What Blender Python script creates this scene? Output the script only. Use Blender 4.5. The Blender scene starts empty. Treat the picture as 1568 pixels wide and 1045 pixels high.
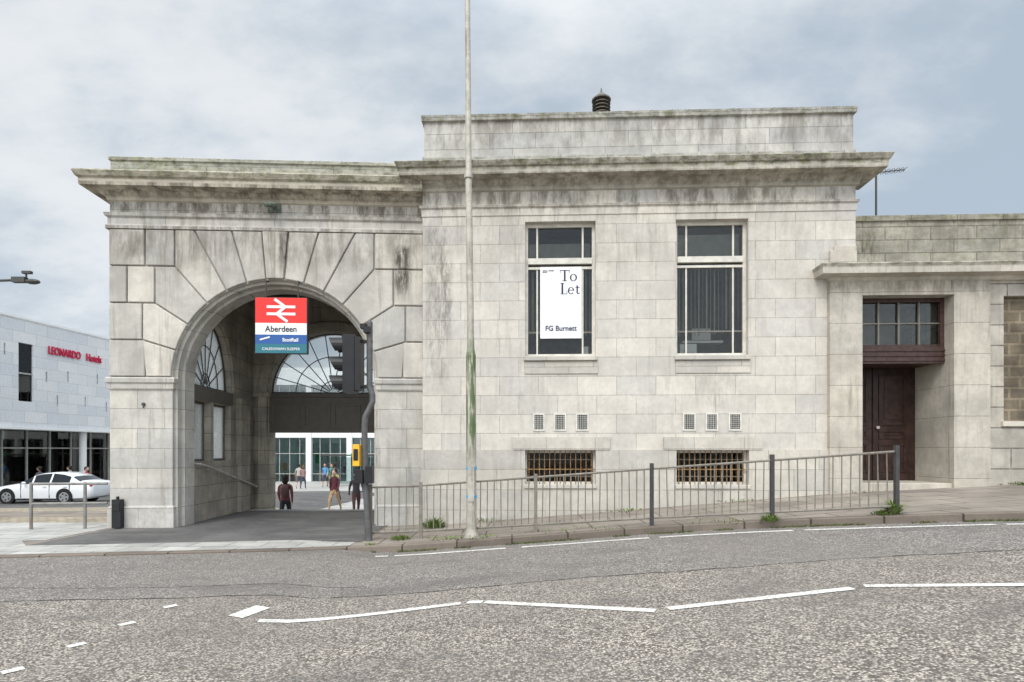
import bpy, bmesh, math, random
from mathutils import Vector, Matrix
random.seed(7)
R=math.radians
scene=bpy.context.scene
COL=scene.collection

# ------------------------------------------------------------------ materials
class NT:
    def __init__(s,name,rough=0.8):
        s.m=bpy.data.materials.new(name); s.m.use_nodes=True
        s.t=s.m.node_tree; s.n=s.t.nodes; s.b=s.n['Principled BSDF']
        s.b.inputs['Roughness'].default_value=rough
        if 'Specular IOR Level' in s.b.inputs: s.b.inputs['Specular IOR Level'].default_value=0.3
    def add(s,typ,**kw):
        nd=s.n.new(typ)
        for k,v in kw.items(): setattr(nd,k,v)
        return nd
    def link(s,a,b): s.t.links.new(a,b)
    def val(s,sock,v):
        if hasattr(v,'links'): s.link(v,sock)
        else: sock.default_value=v
    def math(s,op,a,b=0.0,clamp=False):
        nd=s.add('ShaderNodeMath',operation=op,use_clamp=clamp)
        s.val(nd.inputs[0],a); s.val(nd.inputs[1],b); return nd.outputs[0]
    def mix(s,f,a,b,mode='MIX'):
        nd=s.add('ShaderNodeMix',data_type='RGBA',blend_type=mode)
        s.val(nd.inputs[0],f)
        for i,x in ((6,a),(7,b)):
            if isinstance(x,(tuple,list)): x=(x[0],x[1],x[2],1)
            s.val(nd.inputs[i],x)
        return nd.outputs[2]
    def coord(s,kind='Object'): return s.add('ShaderNodeTexCoord').outputs[kind]
    def mapping(s,vec,scale=(1,1,1),loc=(0,0,0)):
        nd=s.add('ShaderNodeMapping'); nd.inputs['Scale'].default_value=scale; nd.inputs['Location'].default_value=loc
        s.link(vec,nd.inputs['Vector']); return nd.outputs[0]
    def noise(s,vec,scale,detail=4,rough=0.55):
        nd=s.add('ShaderNodeTexNoise'); nd.inputs['Scale'].default_value=scale
        nd.inputs['Detail'].default_value=detail; nd.inputs['Roughness'].default_value=rough
        s.link(vec,nd.inputs['Vector']); return nd.outputs['Fac']
    def range(s,v,a,b,c=0.0,d=1.0,smooth=True):
        nd=s.add('ShaderNodeMapRange'); nd.interpolation_type='SMOOTHSTEP' if smooth else 'LINEAR'
        s.link(v,nd.inputs[0])
        for i,x in enumerate((a,b,c,d)): nd.inputs[i+1].default_value=x
        return nd.outputs[0]
    def sep(s,vec):
        nd=s.add('ShaderNodeSeparateXYZ'); s.link(vec,nd.inputs[0]); return nd.outputs
    def comb(s,x,y,z=0.0):
        nd=s.add('ShaderNodeCombineXYZ')
        for i,v in enumerate((x,y,z)): s.val(nd.inputs[i],v)
        return nd.outputs[0]
    def bump(s,h,strength=0.3,dist=0.01):
        nd=s.add('ShaderNodeBump'); nd.inputs['Strength'].default_value=strength; nd.inputs['Distance'].default_value=dist
        s.link(h,nd.inputs['Height']); s.link(nd.outputs[0],s.b.inputs['Normal'])
    def color(s,c):
        if isinstance(c,(tuple,list)): c=(c[0],c[1],c[2],1)
        s.val(s.b.inputs['Base Color'],c)

def plain(name,c,rough=0.6,metal=0.0,var=0.12,scale=6):
    n=NT(name,rough); n.b.inputs['Metallic'].default_value=metal
    o=n.coord(); f=n.noise(o,scale,5)
    f=n.range(f,0.3,0.7)
    d=tuple(x*(1-var) for x in c); l=tuple(min(1,x*(1+var)) for x in c)
    n.color(n.mix(f,d,l)); return n.m

def stone(name,base=(.52,.485,.425),bw=.8,bh=.39,zoff=0.0,joint=.006,brick=True,island=False,moss=(),
          dark=(),grime=.35,rough=.85,jointdark=.55,bumpd=.006,xstain=None,mottle=.16,mossrgb=(.15,.165,.06)):
    n=NT(name,rough); o=n.coord(); X,Y,Z=n.sep(o)
    u=n.math('ADD',X,Y)
    n1=n.noise(o,1.3,6,.65); n2=n.noise(o,9,5,.7); n3=n.noise(o,70,3,.6)
    c=n.mix(n.range(n1,.3,.72),tuple(x*(1-mottle) for x in base),tuple(x*(1+mottle*.7) for x in base))
    c=n.mix(n.range(n2,.35,.75,0,.45),c,tuple(x*.68 for x in base))
    c=n.mix(n.range(n3,.35,.7,0,.28),c,(base[0]*.55,base[1]*.56,base[2]*.6))
    hgt=n.math('MULTIPLY',n2,.5)
    if brick:
        br=n.add('ShaderNodeTexBrick'); br.offset=.5
        wob=n.math('MULTIPLY',n.math('SUBTRACT',n1,.5),.012)
        n.link(n.comb(n.math('ADD',u,wob),n.math('ADD',Z,zoff)),br.inputs['Vector'])
        br.inputs['Scale'].default_value=1; br.inputs['Brick Width'].default_value=bw; br.inputs['Row Height'].default_value=bh
        br.inputs['Mortar Size'].default_value=joint; br.inputs['Mortar Smooth'].default_value=.2
        br.inputs['Color1'].default_value=(.88,.885,.90,1); br.inputs['Color2'].default_value=(1.05,1.035,1.0,1); br.inputs['Mortar'].default_value=(.95,.95,.95,1)
        c=n.mix(1,c,br.outputs['Color'],'MULTIPLY')
        jf=n.math('MULTIPLY',br.outputs['Fac'],n.range(n2,.2,.7,.45,1))
        c=n.mix(jf,c,n.mix(1,c,(jointdark,jointdark*.98,jointdark*.95),'MULTIPLY'))
        hgt=n.math('SUBTRACT',hgt,n.math('MULTIPLY',br.outputs['Fac'],1.5))
    if island:
        g=n.add('ShaderNodeNewGeometry').outputs['Random Per Island']
        c=n.mix(1,c,n.mix(g,(.78,.785,.80),(1.09,1.07,1.03)),'MULTIPLY')
    st=n.noise(n.mapping(o,(5,5,.35)),1.6,6,.7)
    st2=n.noise(n.mapping(o,(1,1,.5),(3,0,1)),.9,3)
    sf=n.math('MULTIPLY',n.range(st,.48,.72,0,1),n.range(st2,.38,.62,0,grime))
    c=n.mix(sf,c,(base[0]*.40,base[1]*.38,base[2]*.35))
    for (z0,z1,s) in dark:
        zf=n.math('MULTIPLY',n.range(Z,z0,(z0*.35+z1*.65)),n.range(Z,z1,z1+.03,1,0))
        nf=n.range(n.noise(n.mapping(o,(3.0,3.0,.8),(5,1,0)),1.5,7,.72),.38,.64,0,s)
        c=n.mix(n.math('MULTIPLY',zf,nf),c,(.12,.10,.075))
    if xstain:
        for (x0,x1,z0,z1,s) in xstain:
            m_=(x1-x0)*.35
            xf=n.math('MULTIPLY',n.range(X,x0,x0+m_),n.range(X,x1-m_,x1,1,0))
            zf=n.math('MULTIPLY',n.range(Z,z0,z0+(z1-z0)*.45),n.range(Z,z1-.15,z1,1,0))
            nf=n.range(n.noise(n.mapping(o,(4,4,1.1),(1,4,2)),2.6,7,.75),(.40 if s<=1 else .30),(.66 if s<=1 else .58),0,min(s,1))
            c=n.mix(n.math('MULTIPLY',n.math('MULTIPLY',xf,zf),nf),c,(.085,.075,.06))
    for (z0,z1,s) in moss:
        zf=n.math('MULTIPLY',n.range(Z,z0,z0+.08),n.range(Z,z1-.03,z1+.02,1,0))
        nf=n.range(n.noise(n.mapping(o,(2.5,2.5,5),(2,2,0)),1.8,7,.75),.36,.66,0,s)
        c=n.mix(n.math('MULTIPLY',zf,nf),c,n.mix(n.range(n2,.35,.6),mossrgb,(.065,.06,.038)))
    n.color(c)
    n.bump(n.math('ADD',hgt,n.math('MULTIPLY',n3,.25)),.5,bumpd)
    return n.m

M={}
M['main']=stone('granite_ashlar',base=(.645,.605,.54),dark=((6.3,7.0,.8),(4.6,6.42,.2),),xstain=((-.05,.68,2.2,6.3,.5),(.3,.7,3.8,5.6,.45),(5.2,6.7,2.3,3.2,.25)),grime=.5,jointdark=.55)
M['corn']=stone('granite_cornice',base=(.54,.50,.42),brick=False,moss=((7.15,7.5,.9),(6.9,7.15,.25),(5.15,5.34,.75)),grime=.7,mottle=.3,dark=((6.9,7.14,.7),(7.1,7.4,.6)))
M['parap']=stone('granite_parapet',base=(.54,.52,.48),bw=.95,bh=.32,zoff=-.16,moss=((8.38,8.6,.8),(7.4,7.66,.6)),grime=1.0,dark=((7.5,8.42,.5),(8.2,8.6,.5)),mottle=.25,jointdark=.45)
M['plinth']=stone('granite_plinth',base=(.58,.545,.48),bw=1.0,bh=.42,zoff=.05,grime=.5)
M['arch']=stone('granite_arch_wall',base=(.57,.54,.485),bw=1.1,bh=.41,zoff=-.0,grime=.8,dark=((6.2,6.95,1.0),(5.95,6.2,.7)),mottle=.24,jointdark=.45)
M['rust']=stone('granite_voussoir',base=(.59,.555,.495),brick=False,island=True,grime=.85,dark=((5.0,6.3,.55),),xstain=((5.72,6.22,4.55,5.95,2.0),(3.40,3.68,5.2,6.2,1.0),(.0,1.0,5.3,6.2,.5)),mottle=.25)
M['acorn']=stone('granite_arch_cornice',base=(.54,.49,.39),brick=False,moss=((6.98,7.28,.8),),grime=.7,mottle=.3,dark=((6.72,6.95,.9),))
M['apar']=stone('granite_arch_parapet',base=(.47,.455,.39),bw=1.3,bh=.6,zoff=.3,moss=((7.15,7.75,.75),),grime=.8,mossrgb=(.24,.25,.12))
M['wing']=stone('granite_wing',base=(.50,.46,.395),bw=1.3,bh=.41,joint=.014,jointdark=.3,grime=.7,mottle=.35,bumpd=.014)
M['wpar']=stone('granite_wing_parapet',base=(.41,.385,.32),bw=.9,bh=.265,zoff=-.02,joint=.011,jointdark=.35,moss=((5.3,6.4,.35),(6.2,6.4,.6)),grime=.9,mottle=.35,dark=((5.4,6.4,.4),),xstain=((8.7,9.4,5.2,6.1,.9),))
M['portal']=stone('granite_portal',base=(.55,.505,.43),bw=3,bh=.62,zoff=.2,grime=.75,mottle=.28,jointdark=.4,dark=((4.5,5.06,.6),))
M['rubble']=stone('rubble_infill',base=(.17,.14,.10),bw=.42,bh=.22,joint=.028,jointdark=1.7,grime=.5,mottle=.6,bumpd=.04)
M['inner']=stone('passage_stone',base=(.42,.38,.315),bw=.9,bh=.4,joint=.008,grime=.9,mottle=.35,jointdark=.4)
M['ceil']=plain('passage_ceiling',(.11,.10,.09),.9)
M['slate']=plain('roof_slate',(.08,.085,.09),.8)
M['room']=plain('room_plaster',(.24,.235,.22),.9)
M['cream']=plain('cream_paint',(.62,.59,.52),.5,var=.12)
M['bar']=plain('window_bar_paint',(.16,.15,.13),.5)
M['white']=plain('white_paint',(.80,.80,.78),.5,var=.03)
M['grey']=plain('grey_panel_paint',(.13,.115,.095),.5,var=.08)
M['dgrey']=plain('dark_grey_frame',(.06,.06,.055),.5)
M['black']=plain('black_plastic',(.018,.018,.02),.45)
M['red']=plain('sign_red',(.75,.035,.03),.4,var=.04)
M['blue']=plain('sign_blue',(.03,.10,.30),.4,var=.04)
M['teal']=plain('sign_teal',(.03,.16,.20),.4,var=.04)
M['ink']=plain('sign_ink',(.015,.025,.08),.5,var=.02)
M['dtxt']=plain('sign_text_black',(.02,.02,.03),.5,var=.02)
M['hred']=plain('hotel_letter_red',(.55,.02,.07),.4,var=.02)
M['yellow']=plain('yellow_box',(.75,.42,.03),.5)
M['tape']=plain('blue_tape',(.05,.35,.62),.5)
M['maroon']=plain('brown_timber_paint',(.060,.034,.029),.5,var=.3,scale=12)
M['door']=plain('door_paint',(.036,.019,.015),.4,var=.35,scale=9)
M['rustbar']=plain('rusty_bars',(.27,.16,.07),.7,var=.4,scale=20)
M['blind']=plain('window_blind',(.50,.49,.45),.8)
M['vframe']=plain('vent_frame',(.62,.60,.54),.6)
M['cu']=plain('copper_lamp',(.12,.14,.11),.7,var=.4,scale=30)

def galv(name,c,green=.0):
    n=NT(name,.55); o=n.coord(); f=n.noise(o,7,6,.7); f2=n.noise(n.mapping(o,(8,8,.7)),2,5)
    col=n.mix(n.range(f,.35,.68),tuple(x*.7 for x in c),c)
    col=n.mix(n.range(f2,.55,.7,0,.5),col,(.16,.10,.06))
    if green: 
        Z=n.sep(o)[2]
        zf=n.math('MULTIPLY',n.range(Z,1.2,1.8),n.range(Z,3.0,3.6,1,0))
        col=n.mix(n.math('MULTIPLY',zf,n.range(n.noise(n.mapping(o,(6,6,.6)),3,5),.4,.55,0,green)),col,(.07,.12,.03))
    n.color(col); n.b.inputs['Metallic'].default_value=.15
    n.bump(f,.2,.003); return n.m
M['pole']=galv('lamp_post_steel',(.50,.47,.40),.9)
M['galv']=galv('galvanised_steel',(.50,.49,.45))
M['bargalv']=galv('barrier_steel',(.27,.26,.24))
M['rail']=galv('guardrail_steel',(.25,.23,.195))
M['pdark']=galv('signal_pole_steel',(.13,.13,.13))
M['dpost']=galv('guardrail_post_dark',(.07,.07,.07))

def glassmat(name,tint,refl=1.0,rough=.02,milky=0):
    n=NT(name); n.n.remove(n.b); out=n.n['Material Output']
    tr=n.add('ShaderNodeBsdfTransparent'); tr.inputs[0].default_value=(*tint,1)
    gl=n.add('ShaderNodeBsdfGlossy'); gl.inputs['Roughness'].default_value=rough; gl.inputs['Color'].default_value=(refl,refl,refl,1)
    fr=n.add('ShaderNodeFresnel'); fr.inputs[0].default_value=1.5
    mx=n.add('ShaderNodeMixShader'); n.link(fr.outputs[0],mx.inputs[0]); n.link(tr.outputs[0],mx.inputs[1]); n.link(gl.outputs[0],mx.inputs[2])
    last=mx.outputs[0]
    if milky:
        df=n.add('ShaderNodeBsdfTranslucent'); df.inputs[0].default_value=(.85,.87,.88,1)
        m2=n.add('ShaderNodeMixShader'); m2.inputs[0].default_value=milky; n.link(last,m2.inputs[1]); n.link(df.outputs[0],m2.inputs[2]); last=m2.outputs[0]
    n.link(last,out.inputs[0]); return n.m
M['glass']=glassmat('window_glass',(.85,.87,.86),refl=.55)
M['cglass']=glassmat('clear_glass',(.90,.93,.94),milky=.25)
M['shopglass']=glassmat('shop_glass',(.65,.74,.74))

def asphalt():
    n=NT('asphalt_chippings',.9); o=n.coord('Object')
    v=n.add('ShaderNodeTexVoronoi'); v.inputs['Scale'].default_value=58; n.link(o,v.inputs['Vector'])
    r=n.sep(v.outputs['Color'])[0]
    X,Y,Z=n.sep(o)
    big=n.noise(o,.45,5,.6); mid=n.noise(o,4,5,.7); n5=n.noise(n.mapping(o,(.35,1.0,1),(7,2,0)),1.1,6,.65)
    yy=n.math('ADD',Y,n.math('MULTIPLY',n.math('MULTIPLY',X,X),.012))
    far=n.range(yy,6.40,6.50)
    lightc=n.mix(far,(.62,.55,.47),(.48,.44,.395)); darkc=n.mix(far,(.12,.105,.09),(.15,.14,.13))
    col=n.mix(n.range(r,.15,.92,0,1,False),darkc,lightc)
    col=n.mix(n.range(v.outputs['Distance'],.25,.75,0,.75),col,(.07,.06,.052))
    col=n.mix(n.range(big,.35,.68,0,.5),col,(.19,.17,.15))
    col=n.mix(n.range(mid,.45,.7,0,.4),col,(.13,.118,.105))
    col=n.mix(n.range(n5,.5,.68,0,.5),col,(.11,.10,.093))
    n.color(col)
    n.bump(n.math('SUBTRACT',1.0,v.outputs['Distance']),.6,.008); return n.m
M['road']=asphalt()
def slabs(name,base,bw,bh,joint=.008,jd=.4,rot=False,var=.2):
    n=NT(name,.85); o=n.coord(); X,Y,Z=n.sep(o)
    br=n.add('ShaderNodeTexBrick'); n.link(n.comb(Y,X) if rot else n.comb(X,Y),br.inputs['Vector'])
    br.inputs['Scale'].default_value=1; br.inputs['Brick Width'].default_value=bw; br.inputs['Row Height'].default_value=bh
    br.inputs['Mortar Size'].default_value=joint
    br.inputs['Color1'].default_value=(1-var,1-var,1-var,1); br.inputs['Color2'].default_value=(1+var*.3,1+var*.3,1+var*.25,1); br.inputs['Mortar'].default_value=(jd,jd,jd*.9,1)
    n1=n.noise(o,1.2,6,.65); n2=n.noise(o,25,4,.7)
    c=n.mix(n.range(n1,.3,.7),tuple(x*.75 for x in base),tuple(x*1.1 for x in base))
    c=n.mix(n.range(n2,.4,.7,0,.35),c,tuple(x*.6 for x in base))
    c=n.mix(1,c,br.outputs['Color'],'MULTIPLY'); n.color(c)
    n.bump(n.math('SUBTRACT',n2,br.outputs['Fac']),.5,.006); return n.m
M['slab']=slabs('pavement_slabs',(.30,.26,.22),.9,.6,.012,.3)
M['lslab']=slabs('light_paving',(.47,.46,.43),.6,.45,.012,.45)
M['setts']=slabs('granite_setts',(.44,.37,.28),.22,.13,.012,.45,var=.3)
M['kerb']=slabs('kerb_granite',(.20,.165,.135),.9,5,.014,.3)
def tarmac():
    n=NT('footway_tarmac',.85); o=n.coord(); a=n.noise(o,.8,6,.7); b=n.noise(o,90,3,.7); cc=n.noise(n.mapping(o,(.4,1.4,1)),1.5,6,.7)
    c=n.mix(n.range(a,.35,.7),(.065,.063,.062),(.13,.125,.12)); c=n.mix(n.range(b,.45,.7,0,.6),c,(.23,.22,.21)); c=n.mix(n.range(cc,.5,.72,0,.6),c,(.20,.19,.18))
    n.color(c); n.bump(b,.4,.004); return n.m
M['tarmac']=tarmac()
def paintm():
    n=NT('road_paint',.6); o=n.coord(); a=n.noise(o,45,4,.75); b=n.noise(o,3,3)
    f=n.math('MULTIPLY',n.range(a,.44,.58,0,.85),n.range(b,.3,.6,.5,1))
    c=n.mix(f,(.76,.75,.70),(.28,.255,.225)); n.color(c); n.bump(a,.3,.003); return n.m
M['paint']=paintm()
M['tar']=plain('tar_seam',(.045,.04,.035),.7,var=.3,scale=15)
M['ground']=plain('ground_earth',(.20,.19,.17),.9,scale=.3)

# ------------------------------------------------------------------ mesh builder
class MB:
    def __init__(s): s.v=[]; s.f=[]; s.mi=[]; s.M=Matrix.Identity(4); s.cur=0
    def pt(s,p): s.v.append(tuple(s.M@Vector(p))); return len(s.v)-1
    def face(s,ix): s.f.append(tuple(ix)); s.mi.append(s.cur)
    def poly(s,pts): s.face([s.pt(p) for p in pts])
    def box(s,x0,x1,y0,y1,z0,z1):
        i=[s.pt(p) for p in ((x0,y0,z0),(x1,y0,z0),(x1,y1,z0),(x0,y1,z0),(x0,y0,z1),(x1,y0,z1),(x1,y1,z1),(x0,y1,z1))]
        for f in ((0,3,2,1),(4,5,6,7),(0,1,5,4),(1,2,6,5),(2,3,7,6),(3,0,4,7)): s.face([i[k] for k in f])
    def prism(s,poly,y0,y1):
        a=[s.pt((x,y0,z)) for x,z in poly]; b=[s.pt((x,y1,z)) for x,z in poly]; n=len(poly)
        s.face(a); s.face(b[::-1])
        for i in range(n): j=(i+1)%n; s.face([a[j],a[i],b[i],b[j]])
    def strip(s,p,q,w,y0,y1):
        p=Vector(p);q=Vector(q);d=(q-p).normalized();n=Vector((-d.y,d.x))*w/2
        s.prism([tuple(p+n),tuple(p-n),tuple(q-n),tuple(q+n)],y0,y1)
    def tube(s,p,q,r,n=8,r2=None,cap=True):
        if r2 is None: r2=r
        p=Vector(p);q=Vector(q);d=(q-p).normalized()
        a=d.orthogonal().normalized(); b=d.cross(a)
        A=[];B=[]
        for i in range(n):
            t=2*math.pi*i/n; o=a*math.cos(t)+b*math.sin(t)
            A.append(s.pt(p+o*r)); B.append(s.pt(q+o*r2))
        for i in range(n): j=(i+1)%n; s.face([A[i],A[j],B[j],B[i]])
        if cap: s.face(A[::-1]); s.face(B)
    def path(s,pts,r,n=8):
        for a,b in zip(pts[:-1],pts[1:]): s.tube(a,b,r,n)
    def ball(s,c,r,seg=10,rings=7,sx=1,sy=1,sz=1):
        rows=[]
        for i in range(rings+1):
            ph=math.pi*i/rings; row=[]
            for j in range(seg):
                t=2*math.pi*j/seg
                row.append(s.pt((c[0]+r*sx*math.sin(ph)*math.cos(t),c[1]+r*sy*math.sin(ph)*math.sin(t),c[2]+r*sz*math.cos(ph))))
            rows.append(row)
        for i in range(rings):
            for j in range(seg):
                k=(j+1)%seg
                if i==0: s.face([rows[0][0],rows[1][j],rows[1][k]])
                elif i==rings-1: s.face([rows[i][j],rows[rings][0],rows[i][k]])
                else: s.face([rows[i][j],rows[i+1][j],rows[i+1][k],rows[i][k]])
    def wall(s,x0,x1,z0,z1,y0,y1,holes=()):
        xs=sorted({x0,x1}|{h[0] for h in holes}|{h[1] for h in holes})
        for a,b in zip(xs[:-1],xs[1:]):
            hs=sorted((h[2],h[3]) for h in holes if h[0]<=a+1e-6 and h[1]>=b-1e-6)
            z=z0
            for h in hs:
                if h[0]>z: s.box(a,b,y0,y1,z,h[0])
                z=h[1]
            if z<z1: s.box(a,b,y0,y1,z,z1)
    def archwall(s,x0,x1,zs,zt,xc,rx,rz,y0,y1,n=40):
        if xc-rx>x0: s.box(x0,xc-rx,y0,y1,zs,zt)
        if xc+rx<x1: s.box(xc+rx,x1,y0,y1,zs,zt)
        for i in range(n):
            a=math.pi*i/n; b=math.pi*(i+1)/n
            p=(xc-rx*math.cos(a),zs+rz*math.sin(a)); q=(xc-rx*math.cos(b),zs+rz*math.sin(b))
            A=[s.pt((p[0],y0,p[1])),s.pt((q[0],y0,q[1])),s.pt((q[0],y0,zt)),s.pt((p[0],y0,zt))]
            B=[s.pt((p[0],y1,p[1])),s.pt((q[0],y1,q[1])),s.pt((q[0],y1,zt)),s.pt((p[0],y1,zt))]
            s.face(A); s.face(B[::-1]); s.face([A[1],A[0],B[0],B[1]]); s.face([A[3],A[2],B[2],B[3]])
    def molding(s,x0,x1,prof,yb,L=True,Rr=True,yf=0.0):
        rows=[]
        for p,z in prof:
            a=x0-(p if L else 0); b=x1+(p if Rr else 0)
            rows.append([s.pt((a,yb,z)),s.pt((a,yf-p,z)),s.pt((b,yf-p,z)),s.pt((b,yb,z))])
        for r,t in zip(rows[:-1],rows[1:]):
            for i in range(3): s.face([r[i],r[i+1],t[i+1],t[i]])
            s.face([r[3],r[0],t[0],t[3]])
        s.face(rows[0][::-1]); s.face(rows[-1])
    def done(s,name,mats,parent=None,smooth=False,bevel=0,recalc=True):
        me=bpy.data.meshes.new(name); me.from_pydata(s.v,[],s.f)
        if not isinstance(mats,(list,tuple)): mats=[mats]
        for m in mats: me.materials.append(M[m] if isinstance(m,str) else m)
        for p,i in zip(me.polygons,s.mi): p.material_index=i; p.use_smooth=smooth
        if recalc:
            bm=bmesh.new(); bm.from_mesh(me); bmesh.ops.recalc_face_normals(bm,faces=bm.faces); bm.to_mesh(me); bm.free()
        ob=bpy.data.objects.new(name,me); COL.objects.link(ob)
        if parent: ob.parent=parent
        if bevel:
            b=ob.modifiers.new('bevel','BEVEL'); b.width=bevel; b.segments=1; b.limit_method='ANGLE'
        if smooth:
            try: me.set_sharp_from_angle(angle=R(40))
            except Exception: pass
        return ob
def empty(name,loc=(0,0,0),rz=0,parent=None):
    e=bpy.data.objects.new(name,None); COL.objects.link(e); e.location=loc; e.rotation_euler=(0,0,rz)
    if parent: e.parent=parent
    return e
def text(name,body,size,loc,mat,parent,ax='CENTER',sx=1,ext=.004,rot=(R(90),0,0),bold=0):
    c=bpy.data.curves.new(name,'FONT'); c.body=body; c.size=size; c.align_x=ax; c.extrude=ext; c.offset=bold
    c.materials.append(M[mat]); o=bpy.data.objects.new(name,c); COL.objects.link(o)
    o.parent=parent; o.location=loc; o.rotation_euler=rot; o.scale=(sx,1,1); return o

# ------------------------------------------------------------------ terrain functions
def pw(pts,x):
    if x<=pts[0][0]: return pts[0][1]
    for (a,b),(c,d) in zip(pts[:-1],pts[1:]):
        if x<=c: return b+(d-b)*(x-a)/(c-a)
    return pts[-1][1]
def sm(pts,x,w): return sum(pw(pts,x+w*(i/4.0)) for i in range(-4,5))/9
GP=[(-80,-.6),(-12,0),(-3.5,0),(-1.8,.04),(6.5,.737),(9.2,.885),(14,1.1),(80,3.0)]
KP=[(-60,2.5),(-40,4.5),(-14,7.7),(-7.66,8.6),(-2.41,9.35),(-.68,9.28),(.79,9.15),(2.2,9.1),(3.98,8.75),(5.55,8.2),(6.98,7.7),(12,6),(60,-8)]
g=lambda x: sm(GP,x,.6)
kerb=lambda x: sm(KP,x,.8)
def ss(a,b,x):
    t=max(0,min(1,(x-a)/(b-a))); return t*t*(3-2*t)
def h(x,y):
    dp=.85*ss(15.1,17.0,y)+.02*max(0,min(y,60)-20)
    dl=.80*ss(13,27,y)+.02*max(0,min(y,60)-27)
    t=ss(-9.2,-8.4,x); return g(x)-(dl*(1-t)+dp*t)
def step(x): return .03+.08*ss(-3.0,-2.0,x)
def sheet(name,mat,xs,y0,y1,n,z,parent=None,dist=None):
    b=MB(); rows=[]
    for x in xs:
        a=y0(x) if callable(y0) else y0; c=y1(x) if callable(y1) else y1
        row=[]
        for j in range(n+1):
            t=j/n; 
            if dist: t=dist(t)
            y=a+(c-a)*t; row.append(b.pt((x,y,z(x,y))))
        rows.append(row)
    for i in range(len(xs)-1):
        for j in range(n): b.face([rows[i][j],rows[i+1][j],rows[i+1][j+1],rows[i][j+1]])
    return b.done(name,mat,parent,smooth=True,recalc=False)
def rng(a,b,s):
    n=max(1,int(round((b-a)/s))); return [a+(b-a)*i/n for i in range(n+1)]
gx=[-900,-500,-250,-120]+rng(-60,60,2)+[120,250,500,900]
sheet('ground','ground',gx,-900,900,60,lambda x,y:h(max(-80,min(80,x)),y)-.45,dist=lambda t:.5+.5*math.copysign(abs(2*t-1)**3,2*t-1))
RX=rng(-60,-12,2)+rng(-11.5,14,.25)+rng(15,60,3)
road_z=lambda x,y: g(x)-step(x)
sheet('road','road',RX,-25,kerb,40,road_z)
sheet('pavement','slab',RX,lambda x:kerb(x)+.13,15.0,14,lambda x,y:g(x)-.004)
b=MB()
for i in range(len(RX)-1):
    x,x2=RX[i],RX[i+1]; pts=[]
    for xx in (x,x2):
        k=kerb(xx); pts.append([b.pt((xx,k,g(xx)-.3)),b.pt((xx,k,g(xx)-.012)),b.pt((xx,k+.012,g(xx))),b.pt((xx,k+.15,g(xx)))])
    for j in range(3): b.face([pts[0][j],pts[1][j],pts[1][j+1],pts[0][j+1]])
b.done('kerb','kerb')
AX=rng(-8.15,-2.6,.3)
sheet('footway_tarmac','tarmac',AX,lambda x:kerb(x)+1.0+(-.5*ss(-4,-2.6,x)),15.1,12,lambda x,y:h(x,y)+.004)
sheet('light_paving_strip','lslab',rng(-40,-2.7,.5),lambda x:kerb(x)+.15,lambda x:kerb(x)+1.03 if x>-8.2 else kerb(x)+1.6,3,lambda x,y:g(x)+.002)
sheet('light_paving_forecourt','lslab',rng(-40,-8.3,.5),lambda x:kerb(x)+1.6,12.6,5,lambda x,y:g(x)+.003)
sheet('cobbled_forecourt','setts',rng(-40,-8.3,1),12.6,22,12,lambda x,y:h(x,y)+.004)
sheet('far_street','tarmac',rng(-60,-8.3,2),22,36,8,lambda x,y:h(x,y)+.004)
sheet('station_plaza','lslab',rng(-8.3,8,.6),17.0,56,50,lambda x,y:h(x,y)+.0)
sheet('station_plaza_west','lslab',rng(-40,-8.3,1),36,56,20,lambda x,y:h(x,y)+.0)
b=MB()
for i in range(5): b.box(-8.1,-2.4,15.11+i*.37,15.11+(i+1)*.37+.03,-1.6,-.005-i*.17)
b.done('stone_stairs','lslab',bevel=.01)

b=MB()
def mark(p,q,w,zo=.006):
    p=Vector(p);q=Vector(q);d=(q-p); L=d.length; d.normalize(); nn=Vector((-d.y,d.x))*w/2; n=max(1,int(L/.25))
    for i in range(n):
        a=p+d*L*i/n; c=p+d*L*(i+1)/n
        b.poly([(v.x,v.y,road_z(v.x,0)+zo) for v in (a-nn,c-nn,c+nn,a+nn)])
mark((-2.45,5.50),(-.52,5.80),.10); mark((-.456,5.82),(-.30,5.78),.10); mark((-.27,5.77),(1.26,5.0),.10)
mark((1.38,5.03),(3.10,5.18),.10); mark((3.23,5.22),(4.9,4.70),.10)
mark((-2.70,5.55),(-2.60,5.95),.17)
for (x,y) in ((-3.55,5.92),(-3.6,5.33),(-3.63,4.75),(-3.68,4.2),(-3.7,3.65)): mark((x-.045,y-.05),(x+.035,y+.05),.09)
b.done('centre_line_marking','paint',recalc=False)
b=MB()
for a,c in ((-2.15,-1.95),(-1.85,-.1),(.15,2.1),(2.25,4.1),(4.25,6.4),(6.5,8.5),(8.7,11)):
    xs=rng(a,c,.25)
    for x,x2 in zip(xs[:-1],xs[1:]):
        b.poly([(x,kerb(x)-.42,road_z(x,0)+.006),(x2,kerb(x2)-.42,road_z(x2,0)+.006),(x2,kerb(x2)-.33,road_z(x2,0)+.006),(x,kerb(x)-.33,road_z(x,0)+.006)])
b.done('edge_line_marking','paint',recalc=False)
b=MB()
def seam(x0,x1,f,w):
    xs=rng(x0,x1,.12)
    for x,x2 in zip(xs[:-1],xs[1:]):
        ww=w*(.4+1.1*random.random())
        b.poly([(x,f(x),road_z(x,0)+.003),(x2,f(x2),road_z(x2,0)+.003),(x2,f(x2)+ww,road_z(x2,0)+.003),(x,f(x)+ww,road_z(x,0)+.003)])
seam(-12,12,lambda x:6.45-.012*x*x+.03*math.sin(x*2.1)+.012*math.sin(x*9),.020)
seam(-12,-1.8,lambda x:7.0+.05*x+.04*math.sin(x*1.7),.012)
b.done('road_seam','tar',recalc=False)

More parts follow.
